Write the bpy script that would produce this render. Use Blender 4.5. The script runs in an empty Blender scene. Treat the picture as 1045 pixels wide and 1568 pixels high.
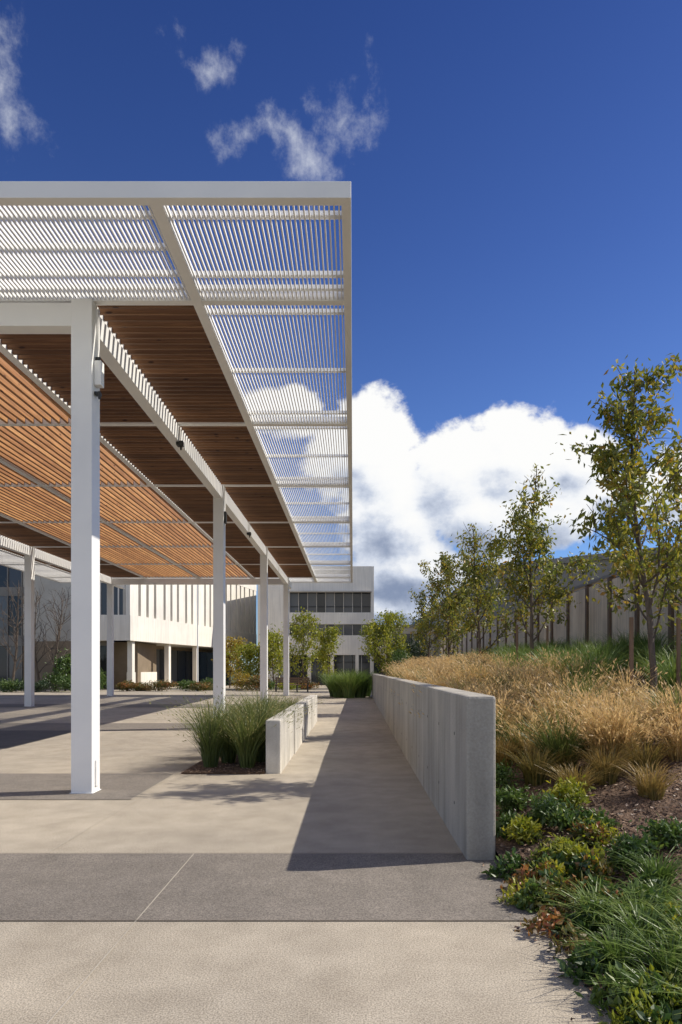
import bpy, math, random
import numpy as np
from mathutils import Vector, Matrix
rng=np.random.default_rng(7); random.seed(7)
sc=bpy.context.scene
sc.view_settings.view_transform='Standard'; sc.view_settings.look='None'; sc.view_settings.exposure=0
PI=math.pi
# ---------------------------------------------------------------- helpers
def new_mat(name):
    m=bpy.data.materials.new(name); m.use_nodes=True
    nt=m.node_tree; nt.nodes.clear()
    return m,nt
def N(nt,t,**k):
    n=nt.nodes.new(t)
    for a,b in k.items(): setattr(n,a,b)
    return n
def ramp(nt,stops,interp='LINEAR'):
    r=N(nt,'ShaderNodeValToRGB'); cr=r.color_ramp; cr.interpolation=interp
    while len(cr.elements)<len(stops): cr.elements.new(0.5)
    for e,(p,c) in zip(cr.elements,stops):
        e.position=p; e.color=(*c,1)
    return r
def surf_mat(name,c1,c2,scale=3,rough=.8,bump=.15,bscale=60,speck=None,speckscale=180,stretch=(1,1,1),big=.35,detail=5,metal=0,bigamp=1.0,stain=0):
    m,nt=new_mat(name); L=nt.links.new
    tc=N(nt,'ShaderNodeTexCoord'); mp=N(nt,'ShaderNodeMapping'); mp.inputs['Scale'].default_value=stretch
    L(tc.outputs['Object'],mp.inputs[0])
    n1=N(nt,'ShaderNodeTexNoise'); n1.inputs['Scale'].default_value=scale; n1.inputs['Detail'].default_value=detail; n1.inputs['Roughness'].default_value=.65
    L(mp.outputs[0],n1.inputs[0])
    st=[(.3,c1),(.7,c2)]
    r=ramp(nt,st); L(n1.outputs[0],r.inputs[0])
    n2=N(nt,'ShaderNodeTexNoise'); n2.inputs['Scale'].default_value=big; n2.inputs['Detail'].default_value=4; L(tc.outputs['Object'],n2.inputs[0])
    q=.2*bigamp
    r2=ramp(nt,[(.3,(1-q,1-q,1-q)),(.7,(1.1,1.09,1.06))]); L(n2.outputs[0],r2.inputs[0])
    mx=N(nt,'ShaderNodeMixRGB',blend_type='MULTIPLY'); mx.inputs[0].default_value=1
    L(r.outputs[0],mx.inputs[1]); L(r2.outputs[0],mx.inputs[2]); col=mx.outputs[0]
    if speck:
        n4=N(nt,'ShaderNodeTexNoise'); n4.inputs['Scale'].default_value=speckscale; n4.inputs['Detail'].default_value=2; L(tc.outputs['Object'],n4.inputs[0])
        r4=ramp(nt,[(.36,(speck,)*3),(.5,(1,1,1)),(.66,(2-speck*1.0,)*3)]); L(n4.outputs[0],r4.inputs[0])
        m2=N(nt,'ShaderNodeMixRGB',blend_type='MULTIPLY'); m2.inputs[0].default_value=1
        L(col,m2.inputs[1]); L(r4.outputs[0],m2.inputs[2]); col=m2.outputs[0]
    if stain:
        mp3=N(nt,'ShaderNodeMapping'); mp3.inputs['Scale'].default_value=(7,7,.35); L(tc.outputs['Object'],mp3.inputs[0])
        n5=N(nt,'ShaderNodeTexNoise'); n5.inputs['Scale'].default_value=1; n5.inputs['Detail'].default_value=4; L(mp3.outputs[0],n5.inputs[0])
        r5=ramp(nt,[(.35,(1-stain,)*3),(.6,(1.05,1.05,1.05))]); L(n5.outputs[0],r5.inputs[0])
        m3=N(nt,'ShaderNodeMixRGB',blend_type='MULTIPLY'); m3.inputs[0].default_value=1
        L(col,m3.inputs[1]); L(r5.outputs[0],m3.inputs[2]); col=m3.outputs[0]
    b=N(nt,'ShaderNodeBsdfPrincipled'); b.inputs['Roughness'].default_value=rough; b.inputs['Metallic'].default_value=metal
    L(col,b.inputs['Base Color'])
    if bump>.06:
        n3=N(nt,'ShaderNodeTexNoise'); n3.inputs['Scale'].default_value=bscale; n3.inputs['Detail'].default_value=3; L(tc.outputs['Object'],n3.inputs[0])
        bp=N(nt,'ShaderNodeBump'); bp.inputs['Strength'].default_value=bump; bp.inputs['Distance'].default_value=.02
        L(n3.outputs[0],bp.inputs['Height']); L(bp.outputs[0],b.inputs['Normal'])
    o=N(nt,'ShaderNodeOutputMaterial'); L(b.outputs[0],o.inputs[0])
    return m
def leaf_mat(name,stops,trans=.35,rough=.6):
    m,nt=new_mat(name); L=nt.links.new
    a=N(nt,'ShaderNodeAttribute'); a.attribute_name='rnd'
    r=ramp(nt,stops); L(a.outputs['Fac'],r.inputs[0])
    b=N(nt,'ShaderNodeBsdfDiffuse'); L(r.outputs[0],b.inputs[0]); sh=b.outputs[0]
    if trans:
        t=N(nt,'ShaderNodeBsdfTranslucent'); L(r.outputs[0],t.inputs[0])
        mx=N(nt,'ShaderNodeMixShader'); mx.inputs[0].default_value=trans
        L(sh,mx.inputs[1]); L(t.outputs[0],mx.inputs[2]); sh=mx.outputs[0]
    g_=N(nt,'ShaderNodeBsdfGlossy'); g_.inputs['Roughness'].default_value=.45; g_.inputs[0].default_value=(1,1,1,1)
    m2=N(nt,'ShaderNodeMixShader'); m2.inputs[0].default_value=.045; L(sh,m2.inputs[1]); L(g_.outputs[0],m2.inputs[2])
    o=N(nt,'ShaderNodeOutputMaterial'); L(m2.outputs[0],o.inputs[0])
    return m
def link(o,parent=None):
    sc.collection.objects.link(o)
    if parent: o.parent=parent
    return o
def empty(name,loc=(0,0,0),rotz=0):
    e=bpy.data.objects.new(name,None); e.location=loc; e.rotation_euler=(0,0,rotz); e.empty_display_size=.3
    return link(e)
def raw_mesh(me,V,F):
    V=np.asarray(V,dtype=np.float32); F=np.asarray(F,dtype=np.int32)
    me.vertices.add(len(V)); me.vertices.foreach_set('co',V.ravel())
    me.loops.add(F.size); me.loops.foreach_set('vertex_index',F.ravel())
    me.polygons.add(len(F)); me.polygons.foreach_set('loop_start',np.arange(0,F.size,4,dtype=np.int32))
    me.update(calc_edges=True); me.validate(); me.shade_flat()
def boxes(name,bl,mat,parent=None,bevel=0):
    b=np.array(bl,dtype=float); n=len(b)
    idx=[(0,2,4),(1,2,4),(1,3,4),(0,3,4),(0,2,5),(1,2,5),(1,3,5),(0,3,5)]
    V=np.stack([b[:,list(i)] for i in idx],1).reshape(-1,3)
    F0=np.array([[0,3,2,1],[4,5,6,7],[0,1,5,4],[1,2,6,5],[2,3,7,6],[3,0,4,7]])
    F=(F0[None]+8*np.arange(n)[:,None,None]).reshape(-1,4)
    me=bpy.data.meshes.new(name); raw_mesh(me,V,F)
    me.materials.append(mat)
    o=bpy.data.objects.new(name,me); link(o,parent)
    rv=np.repeat(rng.random(n),8); at=me.attributes.new('rnd','FLOAT','POINT'); at.data.foreach_set('value',rv.astype(np.float32))
    if bevel:
        md=o.modifiers.new('bevel','BEVEL'); md.width=bevel; md.segments=2; md.limit_method='ANGLE'
    return o
def quad_obj(name,Q,rnd,mat,parent=None):
    Q=np.asarray(Q); n=len(Q)
    me=bpy.data.meshes.new(name); raw_mesh(me,Q.reshape(-1,3),np.arange(4*n).reshape(-1,4))
    me.materials.append(mat)
    at=me.attributes.new('rnd','FLOAT','POINT'); at.data.foreach_set('value',np.repeat(rnd,4).astype(np.float32))
    o=bpy.data.objects.new(name,me); return link(o,parent)
def g(y): return 0.22*min(max((y-12)/22,0),1)
def sheet(name,x0,x1,y0,y1,off,mat,parent=None):
    ys=sorted(set([y0,y1]+[v for v in (12,34) if y0<v<y1])); V=[];F=[]
    for i,y in enumerate(ys): V+= [(x0,y,g(y)+off),(x1,y,g(y)+off)]
    for i in range(len(ys)-1): F.append((2*i,2*i+1,2*i+3,2*i+2))
    me=bpy.data.meshes.new(name); raw_mesh(me,V,F); me.materials.append(mat)
    return link(bpy.data.objects.new(name,me),parent)
# ---------------------------------------------------------------- camera
H=1.6
cam=bpy.data.cameras.new('camera'); co=link(bpy.data.objects.new('camera',cam))
cam.sensor_fit='HORIZONTAL'; cam.sensor_width=24; cam.lens=24
cam.shift_x=-18.5/1045; cam.shift_y=241/1045; cam.clip_end=3000; cam.clip_start=.05
co.location=(0,0,H); co.rotation_euler=(PI/2,0,0); sc.camera=co
# ---------------------------------------------------------------- sun & sky
sd=Vector((1.5,.32,1.376)).normalized()
s=bpy.data.lights.new('sun','SUN'); s.energy=5.0; s.angle=math.radians(.5); s.color=(1,.93,.82)
so=link(bpy.data.objects.new('sun',s)); so.rotation_euler=sd.to_track_quat('Z','Y').to_euler(); so.location=(20,5,30)
w=bpy.data.worlds.new('World'); sc.world=w; w.use_nodes=True; nt=w.node_tree; nt.nodes.clear(); L=nt.links.new
try:
    w.cycles.sampling_method='MANUAL'; w.cycles.sample_map_resolution=512
except Exception as ex: print(ex)
sky=N(nt,'ShaderNodeTexSky',sky_type='NISHITA'); sky.sun_disc=False
sky.sun_elevation=math.asin(sd.z); sky.sun_rotation=math.atan2(sd.x,sd.y); sky.air_density=1.0; sky.dust_density=.4; sky.ozone_density=3
def M(nt,op,a,b=None,c=None,clamp=False):
    n=N(nt,'ShaderNodeMath',operation=op); n.use_clamp=clamp
    for i,v in enumerate((a,b,c)):
        if v is None: continue
        if isinstance(v,(int,float)): n.inputs[i].default_value=v
        else: nt.links.new(v,n.inputs[i])
    return n.outputs[0]
def VM(nt,op,a,b=None,sc_=None):
    n=N(nt,'ShaderNodeVectorMath',operation=op)
    for i,v in enumerate((a,b)):
        if v is None: continue
        if isinstance(v,(tuple,list)): n.inputs[i].default_value=v
        else: nt.links.new(v,n.inputs[i])
    if sc_ is not None: n.inputs['Scale'].default_value=sc_
    return n.outputs['Value'] if op in('LENGTH','DISTANCE') else n.outputs[0]
def azel(px,py):
    a=math.atan((px-541)/1045); return a, math.atan((1025-py)/1045*math.cos(a))
def cloud_group(name,blobs,warp,wscale,namp,nscale,stretch=(1,1.25,1),det=7,rough=.58):
    gr=bpy.data.node_groups.new(name,'ShaderNodeTree')
    gr.interface.new_socket('P',in_out='INPUT',socket_type='NodeSocketVector')
    gr.interface.new_socket('D',in_out='OUTPUT',socket_type='NodeSocketFloat')
    gi=gr.nodes.new('NodeGroupInput'); go=gr.nodes.new('NodeGroupOutput')
    P=gi.outputs[0]
    wn=N(gr,'ShaderNodeTexNoise'); wn.inputs['Scale'].default_value=wscale; wn.inputs['Detail'].default_value=3; gr.links.new(P,wn.inputs[0])
    wv=VM(gr,'SCALE',VM(gr,'SUBTRACT',wn.outputs['Color'],(.5,.5,.5)),sc_=warp)
    P2=VM(gr,'MULTIPLY',VM(gr,'ADD',P,wv),(1,1,0))
    D=None
    for px,py,rx,ry in blobs:
        a,e=azel(px,py); sx=1045/rx*(1+math.tan(a)**2); sy=1045/ry*(1+math.tan(e)**2)
        d=M(gr,'SUBTRACT',1,VM(gr,'LENGTH',VM(gr,'MULTIPLY',VM(gr,'SUBTRACT',P2,(a,e,0)),(sx,sy,1))))
        D=d if D is None else M(gr,'SMOOTH_MAX',D,d,.15)
    f=N(gr,'ShaderNodeTexNoise'); f.inputs['Scale'].default_value=nscale; f.inputs['Detail'].default_value=det; f.inputs['Roughness'].default_value=rough
    gr.links.new(VM(gr,'MULTIPLY',P,stretch),f.inputs[0])
    out=M(gr,'ADD',D,M(gr,'MULTIPLY',M(gr,'SUBTRACT',f.outputs[0],.5),namp))
    gr.links.new(out,go.inputs[0]); return gr
cum=cloud_group('cumulus',[(560,700,110,110),(600,790,90,100),(700,725,100,90),(790,705,110,85),(885,715,85,65),(760,790,130,80),(630,880,120,70),(850,790,80,60),(1035,745,70,60),(590,935,130,30),(430,625,80,45),(960,760,60,40)],.05,9,1.0,17,det=9,rough=.62)
wis=cloud_group('wisp',[(5,150,85,150),(420,215,130,60),(530,175,85,85),(465,255,75,70),(320,95,70,50)],.10,14,2.9,19,stretch=(1,1.1,1),det=9,rough=.66)
tc=N(nt,'ShaderNodeTexCoord'); sx=N(nt,'ShaderNodeSeparateXYZ'); L(tc.outputs['Generated'],sx.inputs[0])
az=M(nt,'ARCTAN2',sx.outputs[0],sx.outputs[1]); el=M(nt,'ARCSINE',sx.outputs[2])
cb=N(nt,'ShaderNodeCombineXYZ'); L(az,cb.inputs[0]); L(el,cb.inputs[1]); P=cb.outputs[0]
def use(gr,v):
    n=N(nt,'ShaderNodeGroup'); n.node_tree=gr; L(v,n.inputs[0]); return n.outputs[0]
d0=use(cum,P); d1=use(cum,VM(nt,'ADD',P,(.014,.02,0)))
def sstep(v,a,b):
    n=N(nt,'ShaderNodeMapRange',interpolation_type='SMOOTHSTEP'); n.inputs[1].default_value=a; n.inputs[2].default_value=b; L(v,n.inputs[0]); return n.outputs[0]
alpha=sstep(d0,.02,.26)
lit=M(nt,'SUBTRACT',d0,d1)
lit=M(nt,'ADD',M(nt,'MULTIPLY',lit,1.0),M(nt,'MULTIPLY',M(nt,'SUBTRACT',el,.20),3.0))
lit=M(nt,'SUBTRACT',lit,M(nt,'MULTIPLY',d0,.30))
lit=sstep(lit,-.82,.26)
cr=ramp(nt,[(0,(.24,.30,.44)),(.45,(.60,.66,.78)),(.8,(.92,.94,.97)),(1,(1,1,.99))]); L(lit,cr.inputs[0])
ccol=VM(nt,'SCALE',cr.outputs[0],sc_=9.6)
w0=use(wis,P); wa=M(nt,'MULTIPLY',sstep(w0,.25,1.9),.9)
hs=N(nt,'ShaderNodeMixRGB',blend_type='MULTIPLY'); hs.inputs[0].default_value=1; L(sky.outputs[0],hs.inputs[1])
tr=ramp(nt,[(.05,(.74,.97,1.3)),(.32,(.56,.73,1.14)),(.52,(.40,.55,.98)),(.75,(.25,.38,.78))]); L(sx.outputs[2],tr.inputs[0]); L(tr.outputs[0],hs.inputs[2])
m1=N(nt,'ShaderNodeMixRGB'); L(wa,m1.inputs[0]); L(hs.outputs[0],m1.inputs[1]); m1.inputs[2].default_value=(7.0,7.3,8.0,1)
m2=N(nt,'ShaderNodeMixRGB'); L(alpha,m2.inputs[0]); L(m1.outputs[0],m2.inputs[1]); L(ccol,m2.inputs[2])
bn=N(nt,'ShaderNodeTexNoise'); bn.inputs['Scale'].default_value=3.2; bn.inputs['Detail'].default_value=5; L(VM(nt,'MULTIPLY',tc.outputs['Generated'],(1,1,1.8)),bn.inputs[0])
ba=M(nt,'MULTIPLY',sstep(bn.outputs[0],.43,.62),sstep(sx.outputs[1],-.02,-.35))  # unseen bright clouds behind the camera, added to fill the shaded sides
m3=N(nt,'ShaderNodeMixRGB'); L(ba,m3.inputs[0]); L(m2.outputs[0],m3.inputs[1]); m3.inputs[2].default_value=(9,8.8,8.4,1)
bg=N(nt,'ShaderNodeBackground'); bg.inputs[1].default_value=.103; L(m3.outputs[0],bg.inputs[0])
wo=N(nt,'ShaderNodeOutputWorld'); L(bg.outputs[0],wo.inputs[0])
# ---------------------------------------------------------------- materials
PAV=surf_mat('paving_concrete',(.37,.32,.25),(.50,.44,.35),scale=2.5,speck=.66,speckscale=110,bump=.2,bscale=150,rough=.85)
PAVD=surf_mat('paving_dark',(.185,.163,.138),(.25,.22,.187),scale=3,speck=.62,speckscale=110,bump=.2,bscale=150,rough=.85)
JNT=surf_mat('joint',(.14,.115,.09),(.22,.18,.14),scale=9,rough=.9)
JNTL=surf_mat('joint_light',(.46,.41,.33),(.55,.5,.42),scale=9,rough=.9)
ASPH=surf_mat('asphalt',(.09,.085,.08),(.125,.118,.11),scale=3,speck=.8,rough=.9)
CONC=surf_mat('wall_concrete',(.36,.335,.285),(.49,.46,.405),scale=2.2,speck=.93,speckscale=60,stretch=(1,1,.35),bump=.25,bscale=30,rough=.85,big=1.1,stain=.16)
CONCL=surf_mat('wall_concrete_light',(.52,.49,.43),(.66,.63,.57),scale=2.4,speck=.94,speckscale=60,bump=.2,bscale=40,rough=.85,big=1.3,stain=.15)
WHITE=surf_mat('white_painted_steel',(.82,.82,.81),(.86,.86,.85),scale=1.5,rough=.45,bump=.0,big=.8,bigamp=.2)
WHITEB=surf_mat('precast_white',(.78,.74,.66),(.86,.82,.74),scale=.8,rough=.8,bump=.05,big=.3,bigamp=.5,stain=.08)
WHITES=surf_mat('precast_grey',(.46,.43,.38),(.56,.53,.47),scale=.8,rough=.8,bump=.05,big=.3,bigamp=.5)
GREYB=surf_mat('metal_fascia',(.20,.188,.172),(.26,.245,.22),scale=.8,rough=.6,bump=.05,big=.2,stretch=(1,1,.3))
BEIGE=surf_mat('fence_panel',(.68,.57,.43),(.82,.71,.55),scale=1.2,rough=.85,stretch=(1,1,.3),bump=.1,big=.5,stain=.2)
BROWN=surf_mat('brown_post',(.13,.085,.055),(.18,.12,.08),scale=4,rough=.7)
DARK=surf_mat('dark_metal',(.02,.02,.02),(.04,.04,.04),scale=4,rough=.5,bump=0)
BRN=surf_mat('brown_wall',(.22,.17,.11),(.3,.23,.16),scale=1,rough=.85)
MULCH=surf_mat('mulch',(.07,.04,.026),(.19,.12,.075),scale=28,speck=.45,speckscale=70,bump=1.0,bscale=45,rough=.95)
GRASSG=surf_mat('lawn',(.04,.065,.02),(.08,.11,.035),scale=8,speck=.6,rough=.95,bump=.6)
BARK=surf_mat('bark',(.08,.06,.045),(.19,.15,.12),scale=12,rough=.9,stretch=(1,1,.2),bump=.5,bscale=40)
STK=surf_mat('stake_wood',(.16,.10,.06),(.26,.17,.11),scale=5,rough=.9,stretch=(1,1,.1))
def glass_mat():
    m,nt=new_mat('window_glass'); L=nt.links.new
    a=N(nt,'ShaderNodeAttribute'); a.attribute_name='rnd'
    r=ramp(nt,[(0,(.02,.022,.025)),(.6,(.05,.053,.058)),(1,(.14,.145,.15))]); L(a.outputs['Fac'],r.inputs[0])
    b=N(nt,'ShaderNodeBsdfPrincipled'); b.inputs['Roughness'].default_value=.06; b.inputs['Specular IOR Level'].default_value=.45
    L(r.outputs[0],b.inputs['Base Color'])
    o=N(nt,'ShaderNodeOutputMaterial'); L(b.outputs[0],o.inputs[0]); return m
GLASS=glass_mat()
def wood_mat(name,cs,axis):
    m,nt=new_mat(name); L=nt.links.new
    a=N(nt,'ShaderNodeAttribute'); a.attribute_name='rnd'
    r=ramp(nt,[(0,cs[0]),(.5,cs[1]),(1,cs[2])]); L(a.outputs['Fac'],r.inputs[0])
    tc=N(nt,'ShaderNodeTexCoord'); mp=N(nt,'ShaderNodeMapping')
    mp.inputs['Scale'].default_value=(1.5,30,30) if axis=='x' else (30,1.5,30)
    L(tc.outputs['Object'],mp.inputs[0])
    n=N(nt,'ShaderNodeTexNoise'); n.inputs['Scale'].default_value=1; n.inputs['Detail'].default_value=5; n.inputs['Distortion'].default_value=.6; L(mp.outputs[0],n.inputs[0])
    r2=ramp(nt,[(.3,(.62,.57,.52)),(.7,(1.15,1.15,1.15))]); L(n.outputs[0],r2.inputs[0])
    v=N(nt,'ShaderNodeTexVoronoi'); v.inputs['Scale'].default_value=1; 
    mp2=N(nt,'ShaderNodeMapping'); mp2.inputs['Scale'].default_value=(2.2,6,6) if axis=='x' else (6,2.2,6); L(tc.outputs['Object'],mp2.inputs[0]); L(mp2.outputs[0],v.inputs[0])
    r3=ramp(nt,[(.07,(.25,.18,.15)),(.14,(1,1,1))]); L(v.outputs['Distance'],r3.inputs[0])
    mx=N(nt,'ShaderNodeMixRGB',blend_type='MULTIPLY'); mx.inputs[0].default_value=1; L(r.outputs[0],mx.inputs[1]); L(r2.outputs[0],mx.inputs[2])
    mx2=N(nt,'ShaderNodeMixRGB',blend_type='MULTIPLY'); mx2.inputs[0].default_value=1; L(mx.outputs[0],mx2.inputs[1]); L(r3.outputs[0],mx2.inputs[2])
    b=N(nt,'ShaderNodeBsdfPrincipled'); b.inputs['Roughness'].default_value=.6; L(mx2.outputs[0],b.inputs['Base Color'])
    o=N(nt,'ShaderNodeOutputMaterial'); L(b.outputs[0],o.inputs[0]); return m
WOODX=wood_mat('cedar_boards',[(.145,.066,.024),(.21,.10,.038),(.28,.138,.054)],'x')
WOODY=wood_mat('cedar_louvres',[(.36,.17,.065),(.48,.245,.095),(.58,.32,.13)],'y')
# ---------------------------------------------------------------- ground
me=bpy.data.meshes.new('ground')
xs=[-400,-60,60,400]; ys=[-60,12,34,120,900]
V=[(x,y,g(y)-.03) for y in ys for x in xs]; F=[(j*4+i,j*4+i+1,j*4+i+5,j*4+i+4) for j in range(4) for i in range(3)]
raw_mesh(me,V,F); me.materials.append(GRASSG); link(bpy.data.objects.new('ground',me))
plaza=empty('plaza_paving')
sheet('concrete_slab',-30,1.24,-12,44,0,PAV,plaza)
sheet('dark_band_near',-30,1.22,4.33,5.91,.004,PAVD,plaza)
sheet('dark_band_columns',-30,-2.72,8.35,10.45,.004,PAVD,plaza)
for i,(a,b) in enumerate([(17.2,19.3),(26,28.1),(34.9,37)]): sheet('dark_band_cross_%d'%i,-30,-2.72,a,b,.004,PAVD,plaza)
sheet('asphalt_centre',-30,-6.9,13.6,17.2,.004,ASPH,plaza)
sheet('far_paving',-45,6,44,59,.0,PAV,plaza)
sheet('far_road',-45,6,46,49,.004,ASPH,plaza)
for i,(x0,x1,y0,y1) in enumerate([(-1.379,-1.371,-12,5.9),(-2.654,-2.646,5.92,8.35),(-2.726,-2.716,8.35,44),(-30,1.21,4.324,4.332),(-30,1.2,5.908,5.916),(-30,-2.72,8.345,8.353),(-6.2,-6.19,-12,5.9),(-1.12,.95,14.6,14.61),(-1.12,.95,22.6,22.61),(-1.12,.95,28.6,28.61)]):
    sheet('joint_%d'%i,x0,x1,y0,y1,.008,JNT if x1-x0>1 else JNTL,plaza)
# planting bed
def bz(x,y):
    a=np.clip(.14*(y-4.7),0,None); a=1.12*(1-np.exp(-a/1.12*1.15)); 
    return np.maximum(.012, a*np.clip((x-1.15)/1.2+.45,0,1)*(y>0)+.13*np.maximum(x-1.25,0)*np.clip((12-x)/4,0,1)+0)
def bzs(x,y): return float(bz(np.array([x]),np.array([y]))[0])
gx=np.concatenate([np.linspace(1.2,5,60),np.linspace(5.2,14,26)]); gy=np.concatenate([np.linspace(-3,12,140),np.linspace(12.3,60,90)])
GX,GY=np.meshgrid(gx,gy); Z=bz(GX,GY)
Z+= .03*np.sin(GX*7+np.sin(GY*5))*np.sin(GY*6.3+GX)*np.clip((GX-1.3)*2,0,1)+rng.normal(0,.008,GX.shape)*np.clip((GX-1.2)*4,0,1)
GX=GX+np.where(GX<1.21,rng.normal(0,.012,GX.shape)*(GY<5.6),0)
V=np.stack([GX,GY,Z],-1).reshape(-1,3); nx=len(gx); ny=len(gy)
I=np.arange(nx*ny).reshape(ny,nx); F=np.stack([I[:-1,:-1],I[:-1,1:],I[1:,1:],I[1:,:-1]],-1).reshape(-1,4)
me=bpy.data.meshes.new('planting_bed_soil'); raw_mesh(me,V,F); me.materials.append(MULCH)
link(bpy.data.objects.new('planting_bed_soil',me))
# ---------------------------------------------------------------- leaf/grass generators
def norm(a): return a/np.maximum(np.linalg.norm(a,axis=-1,keepdims=True),1e-9)
def leaves_q(c,L_,W_,down=.0,dirs=None):
    n=len(c)
    a=rng.normal(size=(n,3)) if dirs is None else dirs+rng.normal(size=(n,3))*.45
    a[:,2]-=down; a=norm(a)
    b=norm(np.cross(a,rng.normal(size=(n,3)))); nn=np.cross(a,b)
    l=(L_*(.65+.7*rng.random(n)))[:,None]; w_=(W_*(.65+.7*rng.random(n)))[:,None]
    return np.stack([c,c+a*l*.5+b*w_*.5+nn*w_*.15,c+a*l,c+a*l*.5-b*w_*.5+nn*w_*.15],1)
def blades_q(p,h,lean,w_,droop=.3,segs=4,az=None):
    n=len(p); az=rng.random(n)*2*PI if az is None else az
    out=np.stack([np.cos(az),np.sin(az),np.zeros(n)],1); 
    sa=az+PI/2+rng.normal(0,.8,n); side=np.stack([np.cos(sa),np.sin(sa),np.zeros(n)],1)
    qs=[];prev=None
    for i in range(segs+1):
        t=i/segs
        c=p+out*(lean*(t**1.7))[:,None]; c=c.copy(); c[:,2]+=h*(t-droop*t**2.5)
        ww=(w_*(1-t**1.5)*.5+.0008)[:,None]
        l,r=c-side*ww,c+side*ww
        if prev is not None: qs.append(np.stack([prev[0],prev[1],r,l],1))
        prev=(l,r)
    return np.concatenate(qs,0), c
def grass_patch(name,clumps,mat,nb,wid,florets=0,parent=None,cr=(0,1),segs=4,fl=(.07,.016),wind=(0,0)):
    Q=[];R=[]
    for (x,y,z,rad,h,spread) in clumps:
        n=int(nb*(.8+.4*rng.random()))
        a=rng.random(n)*2*PI; r=rad*np.sqrt(rng.random(n))
        p=np.stack([x+np.cos(a)*r,y+np.sin(a)*r,np.full(n,z-.03)],1)
        hh=h*(.5+.55*rng.random(n)); le=spread*(.1+1.1*rng.random(n)**1.3)*hh/h
        az_=a+rng.normal(0,.5,n)
        ox=np.cos(az_)*le+wind[0]*hh; oy=np.sin(az_)*le+wind[1]*hh; az_=np.arctan2(oy,ox); le=np.hypot(ox,oy)
        q,tip=blades_q(p,hh,le,np.full(n,wid)*(.6+.8*rng.random(n)),droop=.12+.3*np.mean(spread)/max(h,.1)*1.0,az=az_,segs=segs)
        cb_=rng.random()
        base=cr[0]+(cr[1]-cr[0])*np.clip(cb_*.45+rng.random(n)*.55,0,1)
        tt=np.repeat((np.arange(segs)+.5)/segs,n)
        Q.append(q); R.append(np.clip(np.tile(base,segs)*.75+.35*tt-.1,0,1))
        if florets:
            k=florets; c=np.repeat(tip,k,0); 
            back=np.repeat(np.stack([np.cos(az_)*le,np.sin(az_)*le,hh*.5],1),k,0)
            c=c-back*(rng.random(len(c))*.3)[:,None]+rng.normal(0,.008,(len(c),3))
            q=leaves_q(c,fl[0],fl[1],dirs=norm(back)*1.6); Q.append(q); R.append(np.clip(np.repeat(base,k)*.4+.6,0,1))
    return quad_obj(name,np.concatenate(Q),np.concatenate(R),mat,parent)
def tube(p0,p1,r0,r1,k=6):
    d=norm((p1-p0)[None])[0]; u=np.cross(d,[0,0,1.]) 
    if np.linalg.norm(u)<.1: u=np.cross(d,[1.,0,0])
    u/=np.linalg.norm(u); v=np.cross(d,u); a=np.arange(k+1)*2*PI/k
    c=np.cos(a)[:,None]*u+np.sin(a)[:,None]*v
    A=p0+c*r0; B=p1+c*r1
    return np.stack([A[:-1],A[1:],B[1:],B[:-1]],1)
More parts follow.
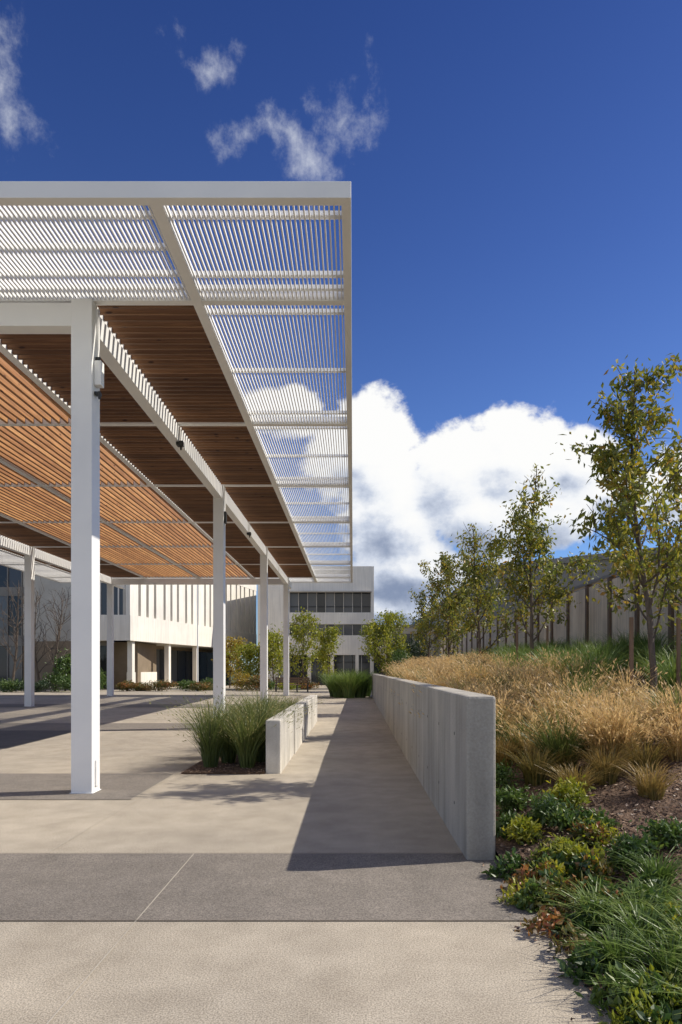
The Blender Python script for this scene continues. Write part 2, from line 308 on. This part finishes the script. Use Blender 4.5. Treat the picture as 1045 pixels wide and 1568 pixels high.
def make_tree(name,x,y,z,h,spread,first,nbr,leafmat,leafL,leafW,nleaf,seed,up=.9,r0=.05,stakes=False,bare=False,clear_top=0,lean=(0,0),sapling=False):
    rs=np.random.default_rng(seed); e=empty(name,(x,y,z)); Q=[];LP=[]
    def branch(p,d,Ln,r,depth):
        n=max(3,int(Ln/.2)); st=Ln/n
        for i in range(n):
            grav=.10 if not sapling else (.14 if i<n*.5 else -.10)
            d=d+rs.normal(0,.12,3)+np.array([0,0,grav if depth else .03]); d/=np.linalg.norm(d)
            q=p+d*st; t0=i/n;t1=(i+1)/n
            Q.append(tube(p,q,r*(1-.8*t0)+.002,r*(1-.8*t1)+.002,6 if depth==0 else 4))
            p=q
            if depth>=1:
                if t1>.15: LP.append((p,d,depth))
                pr=(.62 if depth==1 else .35) if not sapling else (.42 if depth==1 else .2)
                if depth<3 and t1>.2 and rs.random()<pr:
                    s=rs.normal(0,1,3); s-=d*(s@d); s/=np.linalg.norm(s)
                    dd=d*.75+s*.75; dd/=np.linalg.norm(dd)
                    branch(p,dd,Ln*(.25+.35*rs.random())*(1.1-t1*.5),r*.5,depth+1)
    p=np.array([0,0,-.1]); d=np.array([lean[0],lean[1],1.]); d/=np.linalg.norm(d); n=24; tr=[p]
    for i in range(n):
        d=d+rs.normal(0,.035,3)*np.array([1,1,.2])+np.array([0,0,.05]); d/=np.linalg.norm(d)
        q=p+d*h/n; rr=lambda t:r0*(1-.88*t)+.003
        Q.append(tube(p,q,rr(i/n),rr((i+1)/n),8)); p=q; tr.append(p)
        if i/n>.55: 
            for _ in range(3 if sapling else 1): LP.append((p,d,2)); 
    for b in range(nbr):
        t=first+(0.95-first)*((b+rs.random())/nbr); k=t*n; i=int(k); pp=tr[i]+(tr[i+1]-tr[i])*(k-i)
        a=b*2.4+rs.normal(0,.4); dd=np.array([math.cos(a),math.sin(a),up+rs.normal(0,.2)]); dd/=np.linalg.norm(dd)
        tt=(t-first)/(1-first)
        prof=math.sin(PI*min(1,max(.0,tt*.82+.22)))**.8 if not sapling else (1-tt)**.85*.9+.18
        branch(pp,dd,spread*prof*(.65+.6*rs.random())*1.25,r0*.42*(1-t*.6),1)
    Q=np.concatenate(Q); quad_obj('trunk_and_limbs',Q,rs.random(len(Q)),BARK,e)
    if not bare:
        LPa=np.array([a for a,_,_ in LP]); wgt=np.array([1.0 if a[2]<h*(1-clear_top) else .12 for a,_,_ in LP]); wgt*=rs.random(len(wgt))**(1.5 if sapling else 1.0)+.06
        ix=rs.choice(len(LPa),nleaf,p=wgt/wgt.sum())
        c=LPa[ix]+rs.normal(0,leafL*(.8 if sapling else .9),(nleaf,3)); q=leaves_q(c,leafL,leafW,down=.9)
        clump=rs.random(len(LPa))
        quad_obj('foliage',q,np.clip(clump[ix]*.5+rs.random(nleaf)*.5,0,1),leafmat,e)
    if stakes:
        for k,(sx_,sy_) in enumerate([(-.38,-.1),(.4,.1)]):
            boxes('stake_%d'%k,[(sx_-.025,sx_+.025,sy_-.025,sy_+.025,-.3,1.35)],STK,e,.004)
    return e
def shrub(name,x,y,z,rx,ry,rz,mat,n,Ls,Ws,clumps=14,rag=.35,stems=True):
    e=empty(name,(x,y,z)); cs=[]
    for i in range(clumps):
        v=rng.normal(size=3); v/=np.linalg.norm(v); v=v*rng.random()**.4*.75; cs.append((v[0]*rx,v[1]*ry,rz*(1.0+v[2]*1.0)*.95, .22+.3*rng.random()))
    cs=np.array(cs); ix=rng.integers(0,clumps,n); v=norm(rng.normal(size=(n,3)))*(rng.random((n,1))**.33)*(1+rag*rng.normal(size=(n,1))*.5)
    c=cs[ix,:3]+v*cs[ix,3:4]*np.array([rx,ry,rz])*1.3; c[:,2]=np.abs(c[:,2])
    q=leaves_q(c,Ls,Ws,down=-.2); cl=rng.random(clumps)
    quad_obj('foliage',q,np.clip(cl[ix]*.5+rng.random(n)*.5,0,1),mat,e)
    if stems:
        S=[tube(np.array([0,0,-.05]),cs[i,:3],.012*max(1,rz),.004,4) for i in range(clumps)]
        S=np.concatenate(S); quad_obj('stems',S,rng.random(len(S)),BARK,e)
    return e
LF_CHERRY=leaf_mat('leaf_autumn_green',[(0,(.08,.115,.018)),(.4,(.20,.225,.03)),(.7,(.36,.32,.035)),(.9,(.48,.32,.04)),(1,(.45,.17,.04))],.5)
LF_GREEN=leaf_mat('leaf_green',[(0,(.03,.07,.015)),(.6,(.09,.16,.028)),(1,(.20,.26,.045))],.35)
LF_DARK=leaf_mat('leaf_dark',[(0,(.015,.035,.015)),(1,(.05,.085,.03))],.2)
LF_YEL=leaf_mat('leaf_yellow_green',[(0,(.12,.17,.018)),(.5,(.30,.33,.025)),(1,(.52,.44,.03))],.5)
LF_GOLD=leaf_mat('leaf_gold',[(0,(.25,.2,.02)),(1,(.55,.38,.03))],.4)
LF_RED=leaf_mat('leaf_red',[(0,(.06,.09,.02)),(.5,(.16,.14,.03)),(.85,(.40,.17,.045)),(1,(.5,.13,.05))],.35)
GR_GOLD=leaf_mat('grass_gold',[(0,(.16,.15,.05)),(.3,(.46,.33,.13)),(1,(.85,.60,.29))],.4)
GR_RUST=leaf_mat('grass_rust',[(0,(.08,.10,.02)),(.5,(.30,.22,.06)),(1,(.55,.34,.12))],.3)
GR_GREEN=leaf_mat('grass_green',[(0,(.045,.095,.018)),(.6,(.15,.23,.04)),(1,(.32,.37,.09))],.35)
GR_TAN=leaf_mat('grass_tan_green',[(0,(.05,.09,.02)),(.6,(.17,.21,.05)),(1,(.46,.38,.16))],.35)
CHIP=leaf_mat('bark_chips',[(0,(.05,.028,.018)),(.7,(.21,.125,.08)),(1,(.5,.38,.28))],0,.9)
# ---------------------------------------------------------------- pergola
pg=empty('pergola')
XC=[-3.49,-12.67]; YC=[8.9,17.8,26.7,35.6]; XR,XL=-.02,-16.14; YF,YB=6.9,37.6
for i,x in enumerate(XC):
    for j,y in enumerate(YC):
        boxes('column_%d_%d'%(i,j),[(x-.135,x+.135,y-.14,y+.14,g(y)-.02,6.365)],WHITE,pg,.006)
        boxes('base_plate_%d_%d'%(i,j),[(x-.15,x+.15,y-.155,y+.155,g(y)+.004,g(y)+.012)],WHITE,pg,.003)
zb0,zb1=6.03,6.33
boxes('main_beams_long',[(x-.1,x+.1,YC[0]+.145,YC[-1]+1.95,zb0,zb1) for x in XC],WHITE,pg,.006)
boxes('main_beams_cross',[(XC[1]+.14,XC[0]-.14,y-.11,y+.11,zb0-.004,zb1-.004) for y in (YC[0],YC[-1])],WHITE,pg,.006)
uz0,uz1=6.37,6.54
boxes('fascia_frame',[(XL,XR,YF,YF+.12,uz0,uz1),(XL,XR,YB-.12,YB,uz0,uz1),(XR-.1,XR,YF+.122,YB-.122,uz0+.002,uz1-.002),(XL,XL+.1,YF+.122,YB-.122,uz0+.002,uz1-.002)],WHITE,pg,.005)
UX=[-2.03,-3.49,-5.24,-8.08,-10.92,-12.67,-14.13]
boxes('upper_beams_long',[(x-.065,x+.065,YF+.121 if x not in XC else YC[0],YB-.121 if x not in XC else YC[-1],uz0+.004 if x not in XC else 6.332,uz1-.006) for x in UX],WHITE,pg)
UY=[8.9+4.45*k for k in range(7)]
seg=[]
for y in UY:
    xx=[XR-.1]+UX+[XL+.1]
    for a,b in zip(xx[:-1],xx[1:]):
        ha=.066; seg.append((b+ha*(b!=XL+.1),a-ha*(a!=XR-.1),y-.055,y+.055,uz0+.008,uz1-.012))
boxes('upper_beams_cross',seg,WHITE,pg)
sl=[]
def yslats(x0,x1,y0,y1,pitch,th,z0,z1):
    n=int(round((x1-x0)/pitch)); p=(x1-x0)/n
    return [(x0+(i+.5)*p-th/2,x0+(i+.5)*p+th/2,y0,y1,z0,z1) for i in range(n)]
spans=[XR-.1]+[-2.03,-5.24,-8.08,-10.92,-14.13]+[XL+.1]
for a,b in zip(spans[:-1],spans[1:]):
    x1=a-(.065 if a!=spans[0] else 0); x0=b+(.065 if b!=spans[-1] else 0)
    sl+=yslats(x0,x1,YF+.125,8.84,.052,.016,6.395,6.435); sl+=yslats(x0,x1,UY[-1]+.06,YB-.125,.052,.016,6.395,6.435)
for x0,x1 in ((-1.965,XR-.1),(XL+.1,-14.195)):
    for a,b in zip(UY[:-1],UY[1:]): sl+=yslats(x0,x1,a+.06,b-.06,.052,.016,6.395,6.435)
boxes('white_slats',sl,WHITE,pg)
pu=[]
for y in [7.32,8.42,8.72]:
    pu.append((-1.96,XR-.102,y-.035,y+.035,6.45,6.50))
for y in [7.32,7.87,8.4,8.7]:
    for a,b in zip(spans[1:-1],spans[2:]): pu.append((b+.07,a-.07,y-.035,y+.035,6.45,6.50))
for a,b in zip(UY[:-1],UY[1:]):
    for y in (a+.4,(a+b)/2,b-.4):
        pu.append((-1.96,XR-.102,y-.035,y+.035,6.45,6.50)); pu.append((XL+.102,-14.2,y-.035,y+.035,6.45,6.50))
for y in (UY[-1]+.4,UY[-1]+1.4): pu.append((XL+.102,XR-.102,y-.03,y+.03,6.452,6.498))
boxes('slat_purlins',pu,WHITE,pg)
wb=[]
for x0,x1 in ((-3.42,-2.1),(-5.17,-3.56),(-12.6,-10.99),(-14.06,-12.74)):
    for a,b in zip(UY[:-1],UY[1:]):
        n=int((b-a-.12)/.165); p=(b-a-.12)/n
        for i in range(n):
            yc=a+.06+(i+.5)*p; wb.append((x0,x1,yc-.02,yc+.02,6.39,6.53))
boxes('cedar_boards',wb,WOODX,pg)
wl=[]
for x0,x1 in ((-8.01,-5.31),(-10.85,-8.15)):
    for a,b in zip(UY[:-1],UY[1:]): wl+=yslats(x0,x1,a+.06,b-.06,.17,.038,6.39,6.525)
boxes('cedar_louvres',wl,WOODY,pg)
boxes('light_fixture_box',[(-3.352,-3.26,8.82,8.94,5.28,5.6)],WHITE,pg,.01)
boxes('light_fixture_bracket',[(-3.352,-3.29,8.86,8.9,5.6,5.66),(-3.352,-3.28,8.83,8.91,5.16,5.2),(-3.30,-3.27,8.82,8.85,5.1,5.2)],DARK,pg,.004)
boxes('conduit',[(-3.352,-3.33,8.9,8.92,5.66,6.3)],WHITE,pg)
boxes('outlet_cover',[(-3.353,-3.335,8.86,8.96,.08,.42)],WHITE,pg,.004)
for k,y in enumerate((13.2,22.0)):
    boxes('spot_lamp_%d'%k,[(-3.38,-3.30,y,y+.12,5.93,6.03),(-3.44,-3.36,y+.04,y+.2,5.96,6.02),(-3.36,-3.33,y+.03,y+.07,5.86,5.93)],DARK,pg,.005)
boxes('spot_lamp_col',[(-3.352,-3.30,17.7,17.85,5.4,5.7)],DARK,pg,.005)
# ---------------------------------------------------------------- concrete walls
wl_=empty('concrete_retaining_wall')
segs=[5.71,11.4,17.1,22.8,28.5,34]
boxes('wall_body',[(.95,1.197,a+(.004 if i else 0),b-.004,-.1,1.376) for i,(a,b) in enumerate(zip(segs[:-1],segs[1:]))],CONC,wl_,.022)
th=[]
for y in np.arange(6.4,33.5,1.15):
    for z in (.35,1.0): th.append((.9475,.96,y-.014,y+.014,z-.014,z+.014))
boxes('tie_holes',th,DARK,wl_)
pw=empty('planter_wall')
me=bpy.data.meshes.new('planter_wall_body'); V=[];F=[]
ps=[10.45,12.8,12.81,15.2,15.21,17.6,17.61,20]
for k in range(0,8,2):
    a,b=ps[k],ps[k+1]; o=len(V); off=.0+.02*(k//2)
    for y in (a,b):
        for (x,z) in ((-1.34+off,-.1),(-1.11+off,-.1),(-1.11+off,.82+.005*k),(-1.34+off,.82+.005*k)): V.append((x,y,z))
    for f in [(0,1,2,3),(7,6,5,4),(0,4,5,1),(1,5,6,2),(2,6,7,3),(3,7,4,0)]: F.append([o+q for q in f])
raw_mesh(me,V,F); me.materials.append(CONCL); po=link(bpy.data.objects.new('planter_wall_body',me),pw)
md=po.modifiers.new('b','BEVEL'); md.width=.018; md.segments=2
boxes('planter_soil',[(-2.62,-1.35,10.4,20,-.1,.025)],MULCH,pw)
n=1500; c=np.stack([-2.6+1.24*rng.random(n),10.35+2.2*rng.random(n)**1.5,.03+.015*rng.random(n)],1)
q=leaves_q(c,.05,.02); q[:,:,2]=q[:,:,2]*.4+c[:,2:3]*.6; quad_obj('wood_chips_planter',q,rng.random(n)**1.4,CHIP,pw)
# ---------------------------------------------------------------- grasses
cl=[(x,y,.02,.10,(1.5+.25*rng.random()) if y<12 else 1.25+.2*rng.random(),.95) for x,y in [(-2.3,11.0),(-1.7,10.95),(-2.1,11.5),(-1.6,11.6),(-2.4,12.3),(-1.9,12.5),(-1.6,13.3),(-2.2,13.6),(-1.7,14.6),(-2.3,15.2),(-1.8,16.5),(-2.2,17.7),(-1.7,18.8)]]
grass_patch('planter_grass',cl,GR_TAN,430,.010,florets=1,fl=(.06,.012))
cl=[];cl2=[]
for i in range(270):
    y=7.2+21.5*rng.random()**1.25; x=1.5+(2.1+.05*y)*rng.random()
    if y<9.0 and x<1.65+ (9.0-y)*.3: continue
    (cl if rng.random()<.82 else cl2).append((x,y,bzs(x,y),.09,.70+.45*rng.random(),.6))
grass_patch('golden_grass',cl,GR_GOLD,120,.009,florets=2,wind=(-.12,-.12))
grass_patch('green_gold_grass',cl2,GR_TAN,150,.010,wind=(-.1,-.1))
cl=[(x,y,bzs(x,y),.10,.5+.14*rng.random(),.42) for x,y in [(2.15,6.6),(2.55,6.9),(2.75,6.3),(2.2,7.3),(1.9,7.1),(3.0,7.0),(1.75,7.9)]]
grass_patch('rust_grass',cl,GR_RUST,340,.007)
cl=[]
for i in range(95):
    y=9.5+26*rng.random(); x=4.6+2.8*rng.random(); cl.append((x,y,bzs(x,y),.14,1.0+.4*rng.random(),.8))
for x,y in [(3.9,13),(4.3,13.4),(3.7,12.6),(4.6,12.8),(4.1,14.2),(4.7,14),(3.5,15),(3.9,11.6),(4.3,11.9)]: cl.append((x,y,bzs(x,y),.14,1.35,.9))
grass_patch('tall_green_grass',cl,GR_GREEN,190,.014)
cl=[(x,y,bzs(x,y),.07,.34+.1*rng.random(),.40) for x,y in [(1.72,4.15),(1.95,4.35),(1.62,3.8),(2.05,3.95),(1.8,3.55),(1.6,3.4),(1.85,3.2),(1.45,3.15),(1.65,2.95),(1.42,3.6),(2.1,4.7),(1.5,4.2)]]
grass_patch('liriope_grass',cl,GR_GREEN,230,.010)
cl=[(x,y,g(y),.25,1.75+.3*rng.random(),1.1) for x,y in [(-.7,33.4),(-.2,33.0),(.35,33.4),(-.3,34),(-.9,34.2),(.6,34.6)]]
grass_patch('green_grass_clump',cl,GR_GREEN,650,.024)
n=22000; y=3+11*rng.random(n)**1.6; x=1.24+(.2+.62*y)*rng.random(n)
c=np.stack([x,y,bz(x,y)+.012+.03*rng.random(n)],1)
q=leaves_q(c,.055,.022); q[:,:,2]=q[:,:,2]*.45+(c[:,2:3])*.55
quad_obj('wood_chips',q,rng.random(n)**1.4,CHIP)
def cover(name,pts,mat,n,Ls,Ws,hz,rad):
    pts=np.array(pts); ix=rng.integers(0,len(pts),n); a=rng.random(n)*2*PI; r=rad*np.sqrt(rng.random(n))*(.6+.8*rng.random(n))
    x=pts[ix,0]+np.cos(a)*r; y=pts[ix,1]+np.sin(a)*r
    z=np.where(x>1.2,bz(x,y),0)+hz*rng.random(n)*np.clip(1-(r/rad)**2,.12,1)
    q=leaves_q(np.stack([x,y,z+.005],1),Ls,Ws,down=-.7); pr=rng.random(len(pts))
    return quad_obj(name,q,np.clip(pr[ix]*.5+.5*rng.random(n),0,1),mat)
pts=[(1.18+rng.random()**1.2*1.0,2.8+3.3*rng.random()) for i in range(42)]
pts=[(a+max(0,(4-b))*.05,b) for a,b in pts if not(a<1.32 and b>5.4)]
cover('groundcover_plants',pts,LF_GREEN,10000,.055,.03,.15,.13)
cover('red_groundcover',[(1.17+.35*rng.random()+rng.random()*.6*(i%4==0),3.5+2.2*rng.random()) for i in range(13)],LF_RED,1500,.05,.028,.16,.12)
cover('yellow_groundcover',[(1.15+.9*rng.random(),2.9+2.8*rng.random()) for i in range(22)],LF_YEL,2800,.05,.02,.16,.13)
n=110; x=1.2-.22*rng.random(n)**2.2; y=2.6+3*rng.random(n)
c=np.stack([x,y,.012+0*x],1); q=leaves_q(c,.03,.016); q[:,:,2]=.009+.012*rng.random((n,4))
quad_obj('fallen_leaves',q,rng.random(n),CHIP)
for i,(x,y,r,hh,m) in enumerate([(1.72,5.9,.2,.26,LF_GREEN),(1.98,6.25,.2,.24,LF_YEL),(1.5,6.5,.18,.24,LF_GREEN),(2.4,5.25,.2,.2,LF_GREEN),(1.62,5.2,.15,.16,LF_YEL),(2.05,5.0,.18,.2,LF_GREEN),(1.5,7.2,.22,.3,LF_GREEN),(2.75,8.0,.25,.3,LF_GREEN),(1.45,5.75,.13,.16,LF_YEL),(1.9,5.5,.14,.14,LF_RED),(1.45,8.3,.2,.3,LF_YEL)]):
    shrub('perennial_shrub',x,y,bzs(x,y),r,r,hh*.6,m,1000,.055,.02,clumps=13,rag=.6,stems=False)
# ---------------------------------------------------------------- trees on the right
make_tree('cherry_tree',4.42,10,bzs(4.4,10),5.15,1.35,.2,22,LF_CHERRY,.12,.05,4300,11,up=1.1,r0=.055,stakes=True,sapling=True)
make_tree('cherry_tree',4.3,16.4,bzs(4.3,16.4),5.4,1.35,.16,22,LF_CHERRY,.125,.058,3700,12,up=1.1,r0=.055,stakes=True,clear_top=.16,sapling=True)
make_tree('cherry_tree',4.3,23,bzs(4.3,23),5.2,1.6,.14,21,LF_CHERRY,.135,.065,4000,23,up=1.1,r0=.055,clear_top=.1,sapling=True)
make_tree('cherry_tree',4.2,30,bzs(4.2,30),5.0,1.8,.12,21,LF_CHERRY,.14,.07,4200,34,up=1.1,r0=.055,sapling=True)
make_tree('cherry_tree',4.0,36.5,bzs(4.0,36.5),4.6,1.7,.12,18,LF_CHERRY,.15,.075,3000,38,up=1.1,r0=.055,sapling=True)
make_tree('cherry_tree',6.0,12.2,bzs(6.0,12.2),4.3,1.4,.10,18,LF_CHERRY,.12,.048,3600,45,up=1.0,r0=.05,sapling=True)
make_tree('yellow_green_tree',2.0,42,.25,4.9,1.7,.08,22,LF_YEL,.15,.08,6500,56,up=.8,r0=.07)
shrub('evergreen_shrub',3.9,42,.6,1.0,1.0,1.6,LF_DARK,5000,.13,.05,clumps=22)
shrub('evergreen_shrub',2.6,38,.8,.8,.8,1.0,LF_GREEN,3500,.12,.05,clumps=18)
for i,(px,Y,h,m,sp) in enumerate([(465,48,5.6,LF_YEL,1.5),(503,50,4.4,LF_YEL,1.3),(420,46,3.8,LF_YEL,1.4),(384,47,3.0,LF_YEL,1.4),(352,50,3.6,LF_GOLD,1.2),(100,43,2,LF_GREEN,1)]):
    make_tree('small_plaza_tree',(px-541)/1045*Y,Y,.22,h,sp,.15,15,m,.19,.10,2200,70+i,up=.9,r0=.06)
for i,(px,Y,h) in enumerate([(18,42,7.0),(85,43,6.8),(62,44,6.5)]):
    make_tree('bare_tree',(px-541)/1045*Y,Y,.22,h,2.0,.15,22,LF_DARK,.1,.05,10,90+i,up=1.3,r0=.09,bare=True)
for i,(px,Y,rx,rz,m) in enumerate([(20,41,1.2,.5,LF_GREEN),(55,41,1.0,.4,LF_DARK),(85,42,1.0,.6,LF_GREEN),(105,41,.8,.5,LF_GREEN),(150,43,.6,.8,LF_GREEN),(195,43,.8,.35,LF_RED),(215,43.5,1.0,.3,LF_RED),(250,43,1.2,.4,LF_RED),(285,44,1.0,.4,LF_GREEN),(305,43,.9,.35,LF_RED),(325,45,1.0,.4,LF_GREEN),(375,44,1.0,.6,LF_GOLD),(392,43,1.0,.5,LF_RED),(410,44,.8,.4,LF_GREEN),(440,43.5,.8,.3,LF_YEL),(470,46,.8,.4,LF_RED)]):
    shrub('low_shrub',(px-541)/1045*Y,Y,.2,rx,.7,rz,m,1600,.12,.06,clumps=14,stems=False)
# ---------------------------------------------------------------- fence wall on the right
fw=empty('panel_fence'); fx=8.0; pan=[];post=[];y=13.0
while y<62:
    pan.append((fx,fx+.12,y+.09,y+1.95,.8,4.38)); post.append((fx-.07,fx+.14,y-.09,y+.087,.8,4.46)); y+=2.05
boxes('fence_panels',pan,BEIGE,fw,.01); boxes('fence_posts',post,BROWN,fw,.01)
boxes('fence_cap',[(fx-.05,fx+.16,13.0,62,4.47,4.56)],GREYB,fw)
gb=empty('grey_building')
A=np.array([8.9,45]);B=np.array([18.2,37.2])
def prism(name,pts,z0,z1,mat,parent):
    n=len(pts); V=[(p[0],p[1],z0) for p in pts]+[(p[0],p[1],z1) for p in pts]
    F=[[i,(i+1)%n,n+(i+1)%n,n+i] for i in range(n)]
    me=bpy.data.meshes.new(name); me.from_pydata(V,[],F+[list(range(n))[::-1],list(range(n,2*n))]); me.materials.append(mat)
    return link(bpy.data.objects.new(name,me),parent)
prism('upper_volume',[A,B,(40,60),(40,110),(8.9,110)],0,8.05,GREYB,gb)
prism('roof_parapet',[(8.75,44.85),(18.2,36.95),(40.2,60),(40.2,110.2),(8.75,110.2)],8.053,8.4,GREYB,gb)
wn=[]
ln=np.linalg.norm(B-A); dr=(B-A)/ln; ang=math.atan2(dr[1],dr[0])
fe=empty('facade_windows',(A[0],A[1],0),ang); fe.parent=gb
for k in range(3): 
    xk=8.2+k*1.2; wn.append((xk,xk+1.0,-.06,.1,6.0,7.4))
boxes('panes',wn,GLASS,fe); boxes('window_frames',[(a-.06,b+.06,-.04,.05,5.94,7.46) for a,b,_,_,_,_ in wn],DARK,fe)
# ---------------------------------------------------------------- white building left
wb_=empty('white_office_building')
ang=math.atan2(25,4.8); Lf=25.45
fc=empty('fin_wing',(-14.7,45,0),ang); fc.parent=wb_
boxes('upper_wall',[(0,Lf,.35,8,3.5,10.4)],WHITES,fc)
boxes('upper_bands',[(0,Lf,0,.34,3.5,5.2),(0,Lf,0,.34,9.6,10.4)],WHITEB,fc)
fins=[];gl=[];x=0.0;k=0
while x<Lf-.5:
    wd=.75 if k%3 else 1.1
    fins.append((x,x+wd,.02,.33,5.2,9.6)); gl.append((x+wd+.02,x+wd+.33,.3,.349,5.25,9.55)); x+=wd+.36; k+=1
boxes('fins',fins,WHITEB,fc); boxes('slot_glass',gl,GLASS,fc)
boxes('ground_floor_wall',[(0,Lf,3.0,8,.2,3.49)],BRN,fc)
boxes('ground_floor_glass',[(2+i*1.6,3.5+i*1.6,2.9,2.98,.4,3.2) for i in range(13)],GLASS,fc)
boxes('ground_columns',[(i,i+.35,.2,.55,.2,3.49) for i in (.6,6,11,16,21)],WHITEB,fc)
boxes('garden_wall',[(1.5,5.5,.9,1.1,.2,1.4)],WHITEB,fc)
fr=empty('front_wing'); fr.parent=wb_
boxes('corner_volume',[(-16.8,-14.75,45.02,52,3.5,5.2),(-16.8,-14.75,45.02,52,8.6,10.4)],WHITEB,fr)
boxes('corner_glass',[(-16.75,-14.8,45.1,51,5.2,8.6)],GLASS,fr)
boxes('corner_mullions',[(x-.04,x+.04,45.03,45.09,5.2,8.6) for x in (-16.7,-16.1,-15.5,-14.85)],WHITEB,fr)
boxes('corner_base',[(-16.7,-15,47.5,52,.2,3.49)],BRN,fr)
gl=[];mu=[]
for i in range(20):
    x=-36+i*.96
    for z0,z1 in ((.3,3.2),(3.9,6.6),(7.2,9.8)): gl.append((x+.03,x+.93,46.5,46.6,z0,z1))
    mu.append((x-.03,x+.03,46.4,46.62,.2,10))
boxes('curtain_glass',gl,GLASS,fr); boxes('mullions',mu,GREYB,fr)
boxes('spandrels',[(-36,-16.82,46.45,46.61,a,b) for a,b in ((3.2,3.9),(6.6,7.2),(9.8,10.4))],GREYB,fr)
boxes('core',[(-36,-16.83,46.65,60,0.2,10.4)],BRN,fr)
# ---------------------------------------------------------------- centre building
cbd=empty('courtyard_building'); x0,x1=-8.4,1.84; Y=60
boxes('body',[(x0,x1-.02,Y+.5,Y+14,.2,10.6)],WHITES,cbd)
boxes('bands',[(x0,x1,Y,Y+.49,8.5,10.67),(x0,x1,Y,Y+.49,5.56,6.6),(x0,x1,Y,Y+.49,2.86,4.59)],WHITEB,cbd,.01)
boxes('solid_bay',[(x0,-5.6,Y+.01,Y+.49,6.6,8.5),(x0,-5.6,Y+.01,Y+.49,4.59,5.56),(1.55,1.835,Y+.01,Y+.49,4.59,5.56),(1.55,1.835,Y+.01,Y+.49,6.6,8.5),(x0,-6.6,Y+.01,Y+.49,.2,2.86)],WHITEB,cbd)
gl=[];mu=[]
for i in range(9):
    a=-5.6+i*.794
    for z0,z1 in ((4.6,5.55),(6.61,8.49),(.25,2.85)): gl.append((a+.03,a+.76,Y+.3,Y+.36,z0,z1))
    mu.append((a-.03,a+.03,Y+.2,Y+.37,6.6,8.5)); mu.append((a-.03,a+.03,Y+.2,Y+.37,4.59,5.56))
    if i%2==0: mu.append((a-.03,a+.03,Y+.2,Y+.37,.2,2.86))
boxes('glass',gl,GLASS,cbd); boxes('mullions',mu,WHITES,cbd)
boxes('transoms',[(-5.6,1.55,Y+.22,Y+.36,7.1,7.16),(-5.6,1.55,Y+.22,Y+.36,2.2,2.26)],DARK,cbd)
boxes('piers',[(a,a+.3,Y+.0,Y+.4,.2,2.855) for a in (-4,-2,.2,1.5)],WHITEB,cbd)
boxes('sunshade',[(-5.6,1.6,Y-.5,Y-.003,8.35,8.45)],WHITES,cbd)
lb=empty('low_link_building'); boxes('walls',[(1.9,9,75,85,.2,6.2)],WHITES,lb); boxes('roof_edge',[(1.85,9.05,74.9,85.1,6.2,6.5)],GREYB,lb)
boxes('windows',[(2.3+i*1.5,3.5+i*1.5,74.94,75.02,a,a+1.4) for i in range(4) for a in (1.2,4.1)],GLASS,lb)
for bx,by in ((-4.1,42),(-3.4,41.3)):
    b=empty('park_bench',(bx,by,.22))
    boxes('seat',[(-.75,.75,-.22+i*.11,-.13+i*.11,.42,.46) for i in range(4)],STK,b)
    boxes('backrest',[(-.75,.75,.24,.27,.55+i*.12,.63+i*.12) for i in range(3)],STK,b)
    boxes('legs',[(x-.03,x+.03,-.2,.26,0,.42) for x in (-.65,.65)]+[(x-.03,x+.03,.27,.31,0,.9) for x in (-.65,.65)],DARK,b)
fp=empty('flag_pole',(-9.8,43,.2)); Q=np.concatenate([tube(np.array([0,0,0.]),np.array([0,0,7.5]),.05,.03,10),tube(np.array([0,0,0.]),np.array([0,0,.15]),.12,.1,10)]); quad_obj('pole',Q,rng.random(len(Q)),WHITE,fp)
